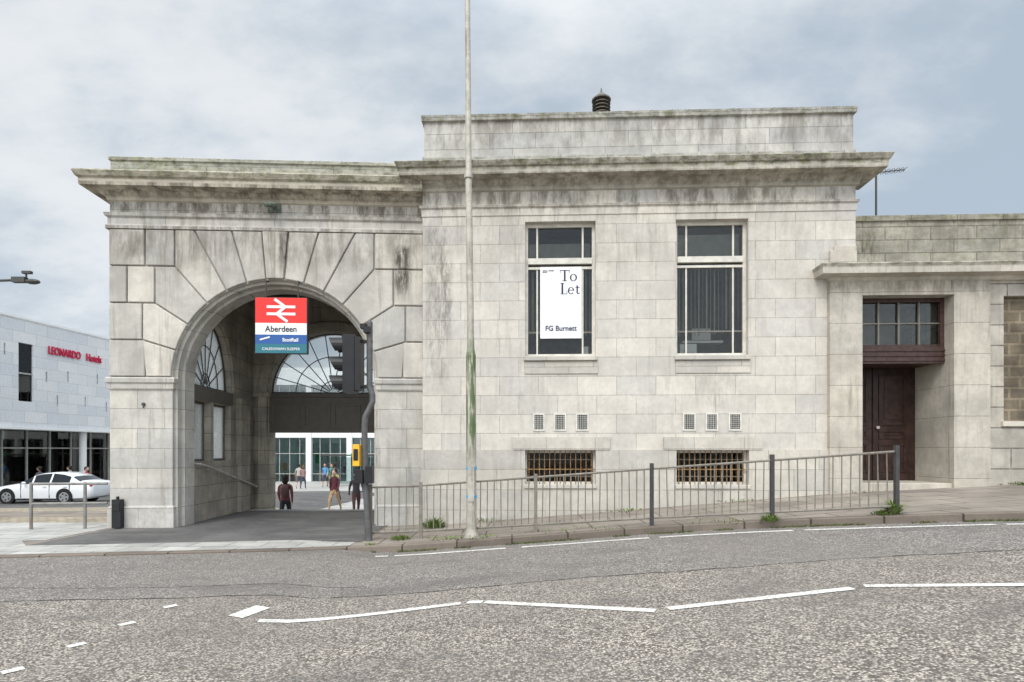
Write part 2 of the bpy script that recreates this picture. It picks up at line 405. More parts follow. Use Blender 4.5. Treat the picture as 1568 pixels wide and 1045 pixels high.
# ------------------------------------------------------------------ station building
station=empty('station_building')
MF=empty('office_block',( -1.856,11.8,0),-math.atan(.03757),station)
AF=empty('archway_block',(-8.27,11.70,0),R(2.70),station)

W=[(2.127,3.573),(5.204,6.66)]
up=[(a,c,3.53,6.31) for a,c in W]; lo=[(a,c,.90,1.60) for a,c in W]
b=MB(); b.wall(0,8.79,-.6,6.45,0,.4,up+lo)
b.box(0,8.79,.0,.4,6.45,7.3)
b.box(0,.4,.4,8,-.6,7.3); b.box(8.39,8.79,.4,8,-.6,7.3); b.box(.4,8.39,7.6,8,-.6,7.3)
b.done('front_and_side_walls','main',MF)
b=MB(); b.box(.4,8.39,4.5,4.6,-.5,7.2); b.box(.4,8.39,.4,4.5,1.75,1.9); b.box(.4,8.39,.4,4.5,6.5,6.6); b.box(.4,8.39,.4,4.5,-.5,-.4)
b.done('room_shell','room',MF)
b=MB(); b.box(.4,8.39,.4,7.6,7.25,7.3); b.done('flat_roof','slate',MF)
b=MB(); b.molding(0,8.79,[(0,6.43),(.018,6.44),(.018,6.58),(.055,6.61),(.055,6.65),(0,6.67)],.38)
b.done('architrave_band','main',MF)
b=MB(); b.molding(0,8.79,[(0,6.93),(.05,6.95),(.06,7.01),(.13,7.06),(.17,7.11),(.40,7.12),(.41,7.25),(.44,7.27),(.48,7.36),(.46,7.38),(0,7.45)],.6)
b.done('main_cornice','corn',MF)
b=MB(); b.box(0.03,8.76,.03,.4,7.44,8.41); b.box(.0,8.79,-.01,.45,7.44,7.68)
b.box(.03,.4,.4,6,7.3,8.41); b.box(8.4,8.76,.4,6,7.3,8.41)
b.molding(.03,8.76,[(0,8.40),(.05,8.42),(.06,8.53),(0,8.56)],.45,yf=.03)
b.done('parapet','parap',MF)
b=MB(); b.wall(-.03,8.23,-.6,1.61,-.045,-.001,[(a,c,.90,1.602) for a,c in W]); 
for a,c in ((1.88,3.86),(4.95,6.92)): b.box(a,c,-.06,-.0455,1.612,1.87); b.box(a,c,-.0455,-.002,1.612,1.87)
b.done('plinth_courses','plinth',MF)
b=MB()
for a,c in W:
    b.box(a-.03,c+.03,-.07,.15,3.44,3.529); b.box(a-.01,c+.05,-.022,-.001,3.17,3.43)
    b.box(a-.02,c+.02,-.075,.15,.82,.899)
b.done('window_sills','plinth',MF,bevel=.008)
fr=MB(); br=MB(); gl=MB(); bl=MB(); bars=MB(); rl=MB()
for wi,(a,c) in enumerate(W):
    z0,z1=3.53,6.31
    for (p,q) in ((a,a+.06),(c-.06,c)): fr.box(p,q,.14,.24,z0,z1)
    fr.box(a+.06,c-.06,.14,.24,z1-.07,z1); fr.box(a+.06,c-.06,.13,.24,z0,z0+.07)
    fr.box(a+.06,c-.06,.11,.24,5.47,5.59); fr.box(a+.06,c-.06,.15,.23,5.37,5.42)
    for x in (a+.25,c-.25): fr.box(x-.016,x+.016,.17,.215,z0+.07,5.37); fr.box(x-.018,x+.018,.16,.215,5.59,z1-.07)
    br.box(a+.06,c-.06,.175,.21,4.04,4.075)
    gl.box(a+.05,c-.05,.19,.196,z0+.05,z1-.05)
    n=17
    for i in range(n):
        x=a+.08+(c-a-.16)*i/(n-1)
        bl.M=Matrix.Translation((x,.36,0))@Matrix.Rotation(R(70+random.uniform(-22,14)),4,'Z')
        bl.box(-.045,.045,-.002,.002,4.05+random.uniform(-.02,.02) if wi==0 else 4.10+random.uniform(-.1,.1),5.5)
    bl.M=Matrix.Identity(4)
    bl.box(a+.06,c-.06,.33,.40,5.5,5.56)
    rl.box(a+.08,c-.08,.30,.305,5.62,5.95 if wi==0 else 6.1)
    fr.box(a,a+.04,.14,.22,.9,1.6); fr.box(c-.04,c,.14,.22,.9,1.6); fr.box(a+.04,c-.04,.14,.22,.9,.95); fr.box(a+.04,c-.04,.14,.22,1.55,1.6)
    gl.box(a+.04,c-.04,.19,.196,.93,1.57)
    n=13
    for i in range(n):
        x=a+.08+(c-a-.16)*i/(n-1); bars.tube((x,.09,.9),(x,.09,1.6),.009,6)
    bars.box(a,c,.08,.10,1.20,1.22)
    for z in (1.05,1.4): br.box(a+.04,c-.04,.17,.19,z,z+.02)
fr.done('window_frames','cream',MF); br.done('glazing_bars','bar',MF); gl.done('window_panes','glass',MF)
bl.done('vertical_blinds','blind',MF); bars.done('security_bars','rustbar',MF)
rl.done('roller_blinds','room',MF)
b=MB(); b.box(5.5,6.35,.6,1.2,3.9,3.95); b.box(5.75,6.15,.8,.83,4.0,4.25); b.box(3.33,3.45,.27,.31,3.6,3.78); b.box(5.4,5.75,.45,.6,3.6,3.85); b.done('office_desk_items','white',MF)
# to-let board
tl=empty('to_let_board',(2.44,.155,0),0,MF)
b=MB(); b.box(0,.86,-.01,.0,3.93,5.42); b.done('board','white',tl)
b=MB(); Y0,Y1=-.0135,-.0105
def bar(x0,x1,z0,z1): b.box(x0,x1,Y0,Y1,z0,z1)
def oring(cx,cz,rx,rz,t0,t1,a0=0,a1=360):
    n=28
    for i in range(n):
        a=R(a0+(a1-a0)*i/n); c=R(a0+(a1-a0)*(i+1)/n)
        w=lambda t:t1+(t0-t1)*abs(math.cos(t))
        P=lambda r,t:(cx+(rx-r)*math.cos(t),cz+(rz-r*.8)*math.sin(t))
        b.prism([P(0,a),P(0,c),P(w(c),c),P(w(a),a)],Y0,Y1)
bar(.492,.528,5.132,5.335); bar(.46,.56,5.12,5.132); bar(.41,.61,5.335,5.35); bar(.41,.421,5.29,5.335); bar(.599,.61,5.29,5.335)
oring(.69,5.192,.074,.076,.030,.014)
bar(.442,.478,4.86,5.07); bar(.42,.50,5.07,5.082); bar(.42,.56,4.848,4.86); bar(.549,.56,4.86,4.91)
oring(.64,4.92,.066,.074,.028,.014,0,320); bar(.60,.70,4.925,4.938)
bar(.753,.782,4.87,5.03); bar(.73,.82,4.980,4.994); bar(.765,.815,4.850,4.868); bar(.805,.815,4.868,4.887)
b.done('to_let_lettering','ink',tl)
text('agent_name','FG Burnett',.15,(.43,-.014,4.09),'ink',tl,bold=.002,sx=.95)
text('small_text','RETAIL / OFFICE\nSPACE',.032,(.05,-.014,5.33),'ink',tl,'LEFT')
b=MB(); v2=MB()
for x0,x1 in ((2.29,2.53),(2.72,2.97),(3.17,3.43),(5.34,5.60),(5.80,6.05),(6.26,6.52)):
    z0,z1=2.0,2.36
    b.box(x0,x0+.03,-.02,0,z0,z1); b.box(x1-.03,x1,-.02,0,z0,z1); b.box(x0+.03,x1-.03,-.02,0,z0,z0+.03); b.box(x0+.03,x1-.03,-.02,0,z1-.03,z1)
    v2.box(x0+.03,x1-.03,-.004,0,z0+.03,z1-.03)
    for i in range(5): xx=x0+.055+(x1-x0-.11)*i/4; b.box(xx-.003,xx+.003,-.008,-.0041,z0+.03,z1-.03)
    for i in range(7): zz=z0+.06+(z1-z0-.12)*i/6; b.box(x0+.03,x1-.03,-.0115,-.0085,zz-.003,zz+.003)
b.done('vent_frames','vframe',MF); v2.done('vent_backs','black',MF)

# wing / portal
b=MB(); b.wall(8.23,11.35,-.3,5.05,-.10,-.001,[(8.87,10.65,-.3,4.70)])
b.box(8.795,8.87,.001,1.15,-.3,5.05); b.box(10.65,11.35,.0,1.15,-.3,5.05); b.box(8.87,10.65,.0,.16,4.70,5.05)
b.done('door_portal','portal',MF)
b=MB(); b.molding(8.23,18,[(0,4.98),(.03,5.0),(.05,5.05),(.26,5.07),(.27,5.19),(.30,5.25),(.28,5.27),(0,5.32)],.5,yf=-.10)
b.done('wing_cornice','corn',MF)
b=MB(); b.box(8.26,8.79,-.06,-.001,5.30,5.62); b.box(8.35,8.79,-.04,-.001,5.62,5.72); b.done('cornice_block','portal',MF,bevel=.01)
b=MB(); b.wall(11.35,18,-.3,4.98,-.03,.5,[(11.66,13.6,2.18,4.68)]); b.box(11.35,18,-.07,-.031,-.3,1.75)
b.done('wing_wall','wing',MF)
b=MB(); b.box(11.66,13.6,.10,.45,2.18,4.68); b.done('blocked_window','rubble',MF)
b=MB(); b.box(11.61,13.65,-.08,.05,2.08,2.179); b.done('blocked_window_sill','plinth',MF)
b=MB(); b.box(8.795,18,.05,.5,5.25,6.22); b.molding(8.795,18,[(0,6.22),(.04,6.23),(.045,6.33),(0,6.35)],.55,L=False,yf=.05)
b.box(8.795,18,.5,7,5.0,5.1); b.box(8.795,18,6.6,7,-.3,5.0)
b.done('wing_parapet','wpar',MF)
b=MB(); b.box(8.87,10.65,.16,.28,3.37,3.70); b.box(8.87,8.95,.17,.27,3.70,4.70);b.box(10.57,10.65,.17,.27,3.70,4.70);b.box(8.95,10.57,.17,.27,4.62,4.70)
for z in (3.42,3.52,3.62): b.box(8.87,10.65,.14,.16,z,z+.03)
b.box(8.95,10.57,.19,.25,3.70,3.76)
b.box(8.87,10.65,.28,1.12,3.40,3.5)
b.done('transom_beam','maroon',MF)
b=MB()
for i in range(1,4): x=8.95+1.62*i/4; b.box(x-.014,x+.014,.19,.23,3.76,4.62)
b.box(8.95,10.57,.20,.22,4.18,4.205); b.done('transom_bars','bar',MF)
b=MB(); b.box(8.95,10.57,.235,.24,3.74,4.64); b.done('transom_glass','glass',MF)
b=MB(); b.box(8.87,10.65,1.4,1.5,3.0,4.9); b.box(8.87,10.65,.3,1.4,4.75,4.8); b.done('transom_room','room',MF)
b=MB(); b.box(8.87,10.65,1.05,1.12,.95,3.4)
for x0,x1 in ((8.97,9.70),(9.78,10.52)):
    for z0,z1 in ((1.12,1.75),(1.85,2.05),(2.15,3.25)):
        w=.05
        b.box(x0+.08,x1-.08,1.03,1.05,z0,z0+w); b.box(x0+.08,x1-.08,1.03,1.05,z1-w,z1); b.box(x0+.08,x0+.08+w,1.03,1.05,z0+w,z1-w); b.box(x1-.08-w,x1-.08,1.03,1.05,z0+w,z1-w)
        b.box(x0+.2,x1-.2,1.035,1.05,z0+.12 if z1-z0>.3 else z0+.08,z1-.12 if z1-z0>.3 else z1-.08)
b.box(9.725,9.755,1.02,1.05,.96,3.39)
b.done('double_door','door',MF,bevel=.006)
b=MB(); b.box(8.87,10.65,-.05,1.12,.3,.94); b.done('door_step','portal',MF,bevel=.01)
b=MB(); b.tube((9.82,1.02,2.1),(9.82,.98,2.1),.035,10); b.done('door_knob','galv',MF)
rv=empty('roof_ventilator',(3.95,2.2,0),0,MF)
b=MB(); b.tube((0,0,7.3),(0,0,9.75),.20,12)
for i in range(4): b.tube((0,0,9.75+i*.085),(0,0,9.80+i*.085),.225,12,.18)
b.tube((0,0,9.7),(0,0,10.1),.12,12)
b.tube((0,0,10.1),(0,0,10.13),.235,12); b.tube((0,0,10.13),(0,0,10.3),.23,12,.05); b.tube((0,0,10.3),(0,0,10.42),.03,8,.01)
b.done('louvred_cowl','grey',rv)
ae=empty('tv_aerial',(9.9,1.2,0),0,MF)
b=MB(); b.tube((0,0,5.1),(0,0,7.95),.022,6); b.tube((-.15,0,7.75),(.62,0,7.82),.012,5)
for i in range(8): x=-.1+i*.1; b.tube((x,-.12,7.755+.009*i),(x,.12,7.755+.009*i),.006,4); b.tube((x,0,7.70+.009*i),(x,0,7.81+.009*i),.006,4)
b.tube((0,0,7.9),(-.12,0,8.0),.012,5); b.done('mast_and_yagi','dgrey',ae)

# arch block
uc,rr,zs=3.355,2.10,3.05
b=MB(); b.box(0,uc-rr,0,.65,-1,zs); b.box(uc+rr,6.42,0,.65,-1,zs); b.archwall(0,6.42,zs,6.85,uc,rr,rr,0,.65)
b.box(.4,.92,.651,1.2,-1.2,6.85); b.box(.4,.92,4.1,4.6,-2,6.85)
b.done('arch_front_wall','arch',AF)
b=MB(); G=.014; T=.055
zt=[.82,1.58,2.34,3.10,3.10,3.10]
angs=[0,17,33,49,62,74,85]
def rayh(a,hh): return hh/math.tan(R(a))
def shrink(poly,gp):
    n=len(poly); out=[]
    area=sum(poly[i][0]*poly[(i+1)%n][1]-poly[(i+1)%n][0]*poly[i][1] for i in range(n)); sg=1 if area>0 else -1
    for i in range(n):
        p0=Vector(poly[i-1]);p1=Vector(poly[i]);p2=Vector(poly[(i+1)%n])
        d1=(p1-p0).normalized();d2=(p2-p1).normalized()
        n1=Vector((-d1.y,d1.x))*sg;n2=Vector((-d2.y,d2.x))*sg
        bis=(n1+n2)
        if bis.length<1e-4: bis=n1
        bis.normalize(); c=max(.35,bis.dot(n1)); out.append(tuple(p1+bis*gp/c))
    return out
for side in (-1,1):
    lim=(uc) if side<0 else (6.42-uc)
    for k in range(6):
        a0,a1=angs[k],angs[k+1]
        arc=[(rr*math.cos(R(a0+(a1-a0)*i/6)),rr*math.sin(R(a0+(a1-a0)*i/6))) for i in range(7)]
        if k==0: arc[0]=(rr,.06)
        top=zt[k]; e1=(rayh(a1,top),top)
        if k==0: start=(2.62,.06)
        else: start=(rayh(a0,zt[k-1]),zt[k-1])
        poly=list(arc)+[e1]
        if k<4:
            xo=start[0] if k else 2.62
            if xo>e1[0]+.05: poly.append((xo,top))
            if k==0 : poly.append(start)
            elif abs(zt[k-1]-top)>.01: poly.append(start)
        else: poly.append(start)
        poly=[(uc+side*x,zs+z) for x,z in poly]
        poly=[p for i,p in enumerate(poly) if (Vector(p)-Vector(poly[i-1])).length>.01]
        b.prism(shrink(poly,G),-T,-.0005)
        if k<4:
            z0=zs+(.06 if k==0 else zt[k-1]); z1=zs+top; xo=start[0]
            xs=[xo,lim] if lim-xo<.9 or side>0 else [xo,xo+(lim-xo)*(.45 if k%2 else .6),lim]
            for p,q in zip(xs[:-1],xs[1:]):
                if q-p<.08: continue
                A=uc+side*p; B=uc+side*q
                b.prism(shrink([(min(A,B),z0),(max(A,B),z0),(max(A,B),z1),(min(A,B),z1)],G),-T,-.0005)
k0=rayh(85,3.10)
poly=[(uc+rr*math.cos(R(85+10*i/4)),zs+rr*math.sin(R(85+10*i/4))) for i in range(5)]+[(uc-k0,zs+3.10),(uc+k0,zs+3.10)]
b.prism(shrink(poly,G),-T-.03,-.0005)
b.done('voussoirs_and_rustication','rust',AF,bevel=.014)
b=MB()
N=40
for i in range(N):
    a=math.pi*i/N;c=math.pi*(i+1)/N
    for r0,r1,y0,y1 in ((rr-.06,rr,.08,.25),(rr-.12,rr-.0,.2501,.64)):
        P=lambda r,t:(uc-r*math.cos(t),zs+r*math.sin(t))
        b.prism([P(r0,a),P(r0,c),P(r1,c),P(r1,a)],y0,y1)
for sx in (-1,1):
    for d_,y0,y1 in ((.06,.08,.25),(.12,.2501,.64)):
        xa=uc+sx*rr; xb=uc+sx*(rr-d_); b.box(min(xa,xb),max(xa,xb),y0,y1,-.5,zs)
b.done('arch_inner_order','arch',AF)
b=MB()
for x0,x1,Rr in ((0,uc-rr,True),(uc+rr,6.42,False)):
    b.molding(x0,x1,[(0,2.84),(.03,2.86),(.03,2.97),(.06,3.0),(.07,3.08),(.045,3.105),(0,3.108)],.66,True,Rr)
b.done('impost_bands','arch',AF)
b=MB(); b.molding(0,uc-rr,[(.035,-1),(.035,.42),(0,.46)],.64); b.molding(uc+rr,6.42,[(.035,-1),(.035,.42),(0,.46)],.64,True,False)
b.done('pier_plinths','arch',AF)
b=MB(); b.molding(0,6.42,[(0,6.14),(.06,6.15),(.06,6.22),(.03,6.25),(.03,6.38),(.07,6.41),(.085,6.47),(0,6.49)],.6,True,False)
b.done('arch_string_course','arch',AF)
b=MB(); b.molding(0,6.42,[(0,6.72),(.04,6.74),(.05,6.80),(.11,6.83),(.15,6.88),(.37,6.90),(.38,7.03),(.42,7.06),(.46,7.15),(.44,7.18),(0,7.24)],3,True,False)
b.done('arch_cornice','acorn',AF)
b=MB(); b.box(.0,6.6,.02,.4,7.2,7.58); b.molding(0,6.6,[(0,7.57),(.03,7.58),(.03,7.64),(0,7.66)],.42,True,False,yf=.02); b.box(0,.4,.4,4.5,7.2,7.6)
b.done('arch_parapet','apar',AF)
b=MB(); b.box(.4,6.42,.4,4.6,6.9,7.15); b.done('arch_roof','slate',AF)
b=MB()
b.M=Matrix(((0,-1,0,1.27),(1,0,0,0),(0,0,1,0),(0,0,0,1)))
b.wall(.65,4.1,-1.5,3.05,0,.35,[(.80,1.60,1.35,2.72),(1.75,2.65,1.35,2.72)])
b.archwall(.65,4.1,3.05,5.9,1.7,1.0,1.65,0,.35,30)
for i in range(24):
    a=math.pi*i/24;c=math.pi*(i+1)/24
    P=lambda k,t:(1.7-(1.0+k)*math.cos(t),3.05+(1.65+k)*math.sin(t))
    b.prism([P(.02,a),P(.02,c),P(.22,c),P(.22,a)],-.06,-.001)
b.box(2.95,3.5,-.14,-.001,-1.5,2.95); b.box(.66,4.1,-.04,-.0015,-1.5,1.25)
b.M=Matrix.Identity(4)
b.box(5.45,6.42,.65,4.1,-1.5,5.9)
b.archwall(.9,6.42,3.2,6.9,3.40,1.72,1.72,4.1,4.6,40); b.box(.93,1.68,4.1,4.6,-2,3.2); b.box(5.12,6.42,4.1,4.6,-2,3.2)
for i in range(30):
    a=math.pi*i/30;c=math.pi*(i+1)/30
    P=lambda r,t:(3.4-r*math.cos(t),3.2+r*math.sin(t))
    b.prism([P(1.74,a),P(1.74,c),P(1.98,c),P(1.98,a)],4.0,4.099)
b.box(1.42,1.66,3.98,4.099,-1.5,3.2)
b.box(1.30,1.74,3.94,4.101,3.08,3.2)
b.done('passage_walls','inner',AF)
b=MB(); b.box(.9,6.42,.65,4.1,5.9,6.0)
for y in (1.5,2.4,3.3): b.box(1.27,5.45,y,y+.14,5.7,5.899)
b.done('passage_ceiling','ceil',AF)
b=MB(); b.box(1.68,5.12,4.2,4.4,2.15,3.2)
for i in range(4):
    x=1.75+i*.84; 
    b.box(x,x+.76,4.175,4.199,2.25,2.31); b.box(x,x+.76,4.175,4.199,2.85,2.91); b.box(x,x+.06,4.175,4.199,2.31,2.85); b.box(x+.7,x+.76,4.175,4.199,2.31,2.85)
b.box(1.68,5.12,4.15,4.42,3.10,3.20); b.box(1.68,5.12,4.15,4.42,2.1,2.17)
b.done('beam_panel','grey',AF)
def fan(xc,z,rx,rz,T,name,n=9):
    f=MB(); f.M=T; gg=MB(); gg.M=T
    K=28; pts=[(xc-rx*math.cos(math.pi*i/K),z+rz*math.sin(math.pi*i/K)) for i in range(K+1)]
    gg.prism(pts,.02,.03)
    for p,q in zip(pts[:-1],pts[1:]): f.tube((p[0],.02,p[1]),(q[0],.02,q[1]),.03,6)
    for k in (.22,.62):
        q=[(xc-k*rx*math.cos(math.pi*i/20),z+k*rz*math.sin(math.pi*i/20)) for i in range(21)]
        for p,s in zip(q[:-1],q[1:]): f.tube((p[0],.02,p[1]),(s[0],.02,s[1]),.013,5)
    for i in range(1,n):
        a=math.pi*i/n; f.tube((xc-.08*rx*math.cos(a),.02,z+.08*rz*math.sin(a)),(xc-rx*math.cos(a),.02,z+rz*math.sin(a)),.014,5)
    f.box(xc-rx,xc+rx,-.03,.07,z-.03,z+.05)
    f.done(name+'_bars','dgrey',AF); gg.done(name+'_glass','cglass',AF)
ML=Matrix(((0,-1,0,1.12),(1,0,0,0),(0,0,1,0),(0,0,0,1)))
fan(1.7,3.05,1.0,1.65,ML,'side_fanlight',8)
fan(3.40,3.2,1.72,1.72,Matrix.Translation((0,4.35,0)),'rear_fanlight',11)
f=MB(); f.M=ML; gg=MB(); gg.M=ML
for a,c in ((.80,1.60),(1.75,2.65)):
    for p,q in ((a,a+.05),(c-.05,c)): f.box(p,q,0,.06,1.35,2.72)
    f.box(a+.05,c-.05,0,.06,1.35,1.40); f.box(a+.05,c-.05,0,.06,2.67,2.72); gg.box(a,c,.02,.03,1.35,2.72)
f.box(.66,2.75,-.17,-.15,2.73,3.04)
f.done('side_window_frames','grey',AF); gg.done('side_window_glass','cglass',AF)
hr=MB(); 
hr.path([(1.44,.75,1.30),(1.44,1.2,1.22),(1.44,3.9,.60),(1.44,4.25,.58)],.028,8)
for y,z in ((1.3,1.20),(2.5,.92),(3.7,.65)): hr.tube((1.44,y,z),(1.28,y,z-.05),.012,6)
hr.tube((1.44,.75,1.30),(1.27,.75,1.30),.024,8)
hr.done('passage_handrail','galv',AF)
b=MB(); b.box(.13,.31,-.16,-.036,.02,.60); b.box(.15,.29,-.17,-.16,.36,.54); b.tube((.22,-.1,.60),(.22,-.1,.66),.03,8); b.done('cable_box','black',AF,bevel=.015)
b=MB(); b.ball((3.33,-.22,6.62),.09,10,6,1.6,1,.6); b.tube((3.33,0,6.66),(3.33,-.2,6.64),.03,6); b.tube((3.33,-.22,6.56),(3.33,-.22,6.50),.05,8,.02); b.box(3.2,3.46,-.02,-.001,6.55,6.75); b.done('corroded_lamp_bracket','cu',AF)
b=MB(); b.tube((.68,-.001,2.55),(.68,-.03,2.55),.035,10); b.tube((.68,-.02,2.55),(.68,-.03,2.47),.012,6); b.done('wall_fixture','dgrey',AF)

sg=empty('station_name_sign',(2.97,-.06,0),0,AF)
b=MB(); b.box(0,1.06,-.05,.05,3.60,4.76); b.done('sign_box','dgrey',sg)
for mat,z0,z1,nm in (('red',4.23,4.75,'red_panel'),('white',3.99,4.229,'white_panel'),('blue',3.80,3.989,'blue_panel'),('teal',3.61,3.799,'teal_panel')):
    b=MB(); b.box(.01,1.05,-.058,-.0505,z0,z1); b.box(.01,1.05,.0505,.058,z0,z1); b.done(nm,mat,sg)
b=MB(); cx,cz,s=.53,4.49,.29; y0,y1=-.064,-.0585; w=.055
for z in (.22,-.22): b.box(cx-s,cx+s,y0,y1,cz+z*s*1.15-w/2,cz+z*s*1.15+w/2)
Q=lambda x,z:(cx+x*s,cz+z*s*1.15)
y0-=.001
b.strip(Q(-.45,.70),Q(.30,.22),w,y0,y1); y0-=.001; b.strip(Q(.30,.22),Q(-.30,-.22),w,y0,y1); y0-=.001; b.strip(Q(-.30,-.22),Q(.45,-.70),w,y0,y1)
b.done('double_arrow_symbol','white',sg)
text('station_name','Aberdeen',.175,(.53,-.060,4.05),'dtxt',sg,bold=.002,sx=.92)
text('operator','ScotRail',.10,(.72,-.060,3.85),'white',sg,bold=.002); text('operator_2','CALEDONIAN SLEEPER',.075,(.53,-.060,3.67),'white',sg)
b=MB(); b.strip((.10,3.88),(.30,3.94),.03,-.064,-.0585)
b.done('operator_mark','white',sg)
b=MB(); b.tube((.2,0,4.76),(.2,0,5.15),.015,6); b.tube((.86,0,4.76),(.86,0,5.12),.015,6); b.tube((.2,0,5.1),(.2,.4,5.2),.012,6); b.tube((.86,0,5.08),(.86,.4,5.2),.012,6); b.done('hangers','dgrey',sg)

# ------------------------------------------------------------------ street furniture
lp=empty('lamp_post',(-.69,9.7,g(-.69)))
b=MB(); b.tube((0,0,-.1),(-.01,0,3.08),.088,16,.083); b.tube((-.01,0,3.08),(-.012,0,3.2),.083,16,.06)
b.tube((-.012,0,3.2),(-.05,0,6.15),.06,16,.055); b.tube((-.05,0,6.1),(-.05,0,6.2),.075,16); b.tube((-.05,0,6.2),(-.08,0,11),.052,16,.04)
b.tube((-.08,0,10.95),(.35,0,11.3),.035,10); b.tube((.35,0,11.3),(.5,-.1,11.32),.035,10)
b.tube((0,0,-.02),(0,0,.12),.13,16,.10); b.box(-.05,.05,-.095,-.08,.6,1.2)
b.done('post','pole',lp,smooth=True)
b=MB(); b.ball((.75,-.15,11.33),.3,12,6,1,.45,.3); b.done('lantern','galv',lp,smooth=True)
b=MB()
for z in (.66,1.14): b.tube((0,0,z),(0,0,z+.045),.0905,16)
b.done('tape_bands','tape',lp)

ts=empty('traffic_signal',(-2.52,9.95,g(-2.5)))
b=MB(); P=[(0.02,0,-.1),(-.05,0,1.1),(-.06,0,2.0),(-.05,0,2.15),(.08,0,2.42),(.08,0,2.55),(.03,0,2.68),(.03,0,3.8)]
b.path(P,.052,12)
for p in P[1:-1]: b.ball(p,.052,10,6)
b.ball(P[-1],.055,10,6)
b.tube((.02,0,-.1),(.0,0,.35),.065,12)
b.done('pole','pdark',ts,smooth=True)
b=MB()
b.box(-.40,-.20,-.16,.16,2.58,3.58)
b.box(-.195,-.10,-.15,.15,2.62,3.54)
for z in (2.75,3.08,3.41):
    n=14
    for i in range(n):
        a=R(-50+280*i/n); c=R(-50+280*(i+1)/n); r=.14
        p=lambda t,x,rad:(x,rad*math.cos(t),z+rad*math.sin(t))
        e=lambda t:-.60-.07*math.sin(t)
        q=[p(a,-.401,r),p(c,-.401,r),p(c,e(c),r),p(a,e(a),r),p(a,-.401,r-.012),p(c,-.401,r-.012),p(c,e(c),r-.012),p(a,e(a),r-.012)]
        ix=[b.pt(v) for v in q]
        for f_ in ((0,1,2,3),(7,6,5,4),(3,2,6,7),(0,3,7,4),(1,5,6,2),(0,4,5,1)): b.face([ix[k] for k in f_])
    b.tube((-.42,0,z),(-.398,0,z),.12,14)
for z in (2.68,3.48): b.box(-.10,.08,-.03,.03,z-.02,z+.02)
b.box(-.05,.06,-.12,.10,3.62,3.72); b.box(-.12,-.02,-.08,.06,3.70,3.78)
b.done('signal_head','black',ts)
b=MB(); b.box(-.24,-.12,-.12,.08,1.30,1.68); b.done('push_button_unit','yellow',ts,bevel=.01)
b=MB(); b.box(-.20,-.06,-.14,.06,1.0,1.24); b.box(-.02,.10,-.12,.04,1.0,1.3); b.box(-.22,-.14,-.13,-.121,1.4,1.6); b.done('control_box','black',ts,bevel=.01)

FP=[(-2.5,10.05),(-1.6,9.97),(.40,9.6),(2.27,9.24),(4.0,8.75),(5.63,8.33)]
gr=empty('pedestrian_guardrail')
b=MB(); dk=MB()
HT=.95
for i,(p,q) in enumerate(zip(FP[:-1],FP[1:])):
    P0=Vector((p[0],p[1],g(p[0]))); Q0=Vector((q[0],q[1],g(q[0])))
    for zz in (HT-.03,.12): b.tube(P0+Vector((0,0,zz)),Q0+Vector((0,0,zz)),.019,6)
    L=(Q0-P0).length; n=int(L/.118)
    for k in range(1,n):
        c=P0.lerp(Q0,k/n); j=random.uniform(-.008,.008)
        b.tube((c.x+j,c.y,c.z+.12),(c.x-j,c.y,c.z+HT-.03),.0095,5,cap=False)
for i,p in enumerate(FP):
    z=g(p[0]); t=dk if i in (3,4,5) else b
    t.box(p[0]-.028,p[0]+.028,p[1]-.028,p[1]+.028,z-.05,z+HT+(.03 if i<3 else .06))
b.done('rails_and_bars','rail',gr); dk.done('dark_posts','dpost',gr)

hb=empty('handrail_barrier')
b=MB(); pts=[(-11.6,11.2),(-9.72,11.5),(-8.72,11.62),(-8.3,11.67)]
for p in pts[:3]: b.tube((*p,-.05),(*p,.95),.030,10)
for z in (.92,.52): b.path([(p[0],p[1],z) for p in pts[1:]],.028,8)
b.done('rails','bargalv',hb)

sl=empty('street_lamp',(-12.6,13,g(-12.6)))
b=MB(); b.tube((0,0,-.1),(0,0,5.55),.07,12,.05); b.tube((0,0,5.45),(1.3,0,5.5),.03,8); b.box(1.2,1.5,-.06,.06,5.44,5.56); b.ball((1.65,0,5.46),.12,10,6,1.4,.8,.5); b.tube((1.5,0,5.56),(1.5,0,5.68),.02,6); b.box(1.42,1.62,-.04,.04,5.64,5.70)
b.done('column_and_arm','dgrey',sl)

# ------------------------------------------------------------------ hotel at left
ht=empty('hotel_building',(-27,30,-1.2),math.atan2(7.1,.8))
M['clad']=stone('white_cladding_panels',base=(.78,.79,.80),bw=1.35,bh=.62,joint=.012,jointdark=.7,grime=.08,mottle=.04,bumpd=.002)
wins=[(1.0,1.85,5.5,8.7)]
slits=[(-2,7.6),(-.7,5.6),(3.3,5.4),(4.0,6.9),(5.2,5.5),(6.1,7.0),(6.8,5.3),(2.6,6.7),(7.6,7.2),(-3.5,5.3),(.2,7.9),(-4.4,7.1)]
b=MB(); b.wall(-18,16,4.1,10.0,0,.3,wins+[(x,x+.09,z,z+.62) for x,z in slits if not .9<x<1.95])
b.box(-18,16,.3,12,9.8,9.9); b.box(-18,-17.7,.3,12,0,9.8); b.box(-18,16,11.7,12,0,9.8); b.box(15.7,16,.3,11.7,0,9.8)
b.done('upper_cladding','clad',ht)
b=MB(); b.box(-18,16,-.04,.3,10,10.12); b.box(-18,16,-.1,2.0,3.95,4.1); b.done('roof_trim','white',ht)
b=MB(); b.box(-17.7,15.7,2.3,2.4,0,9.8); b.box(.95,1.9,.5,.6,5,9); b.done('inner_wall','grey',ht)
b=MB(); b.box(-18,16,1.5,1.52,0,3.95); b.box(1,1.85,.1,.12,5.5,8.7); 
for x,z in slits: b.box(x,x+.09,.1,.12,z,z+.62)
b.done('glazing','shopglass',ht)
b=MB()
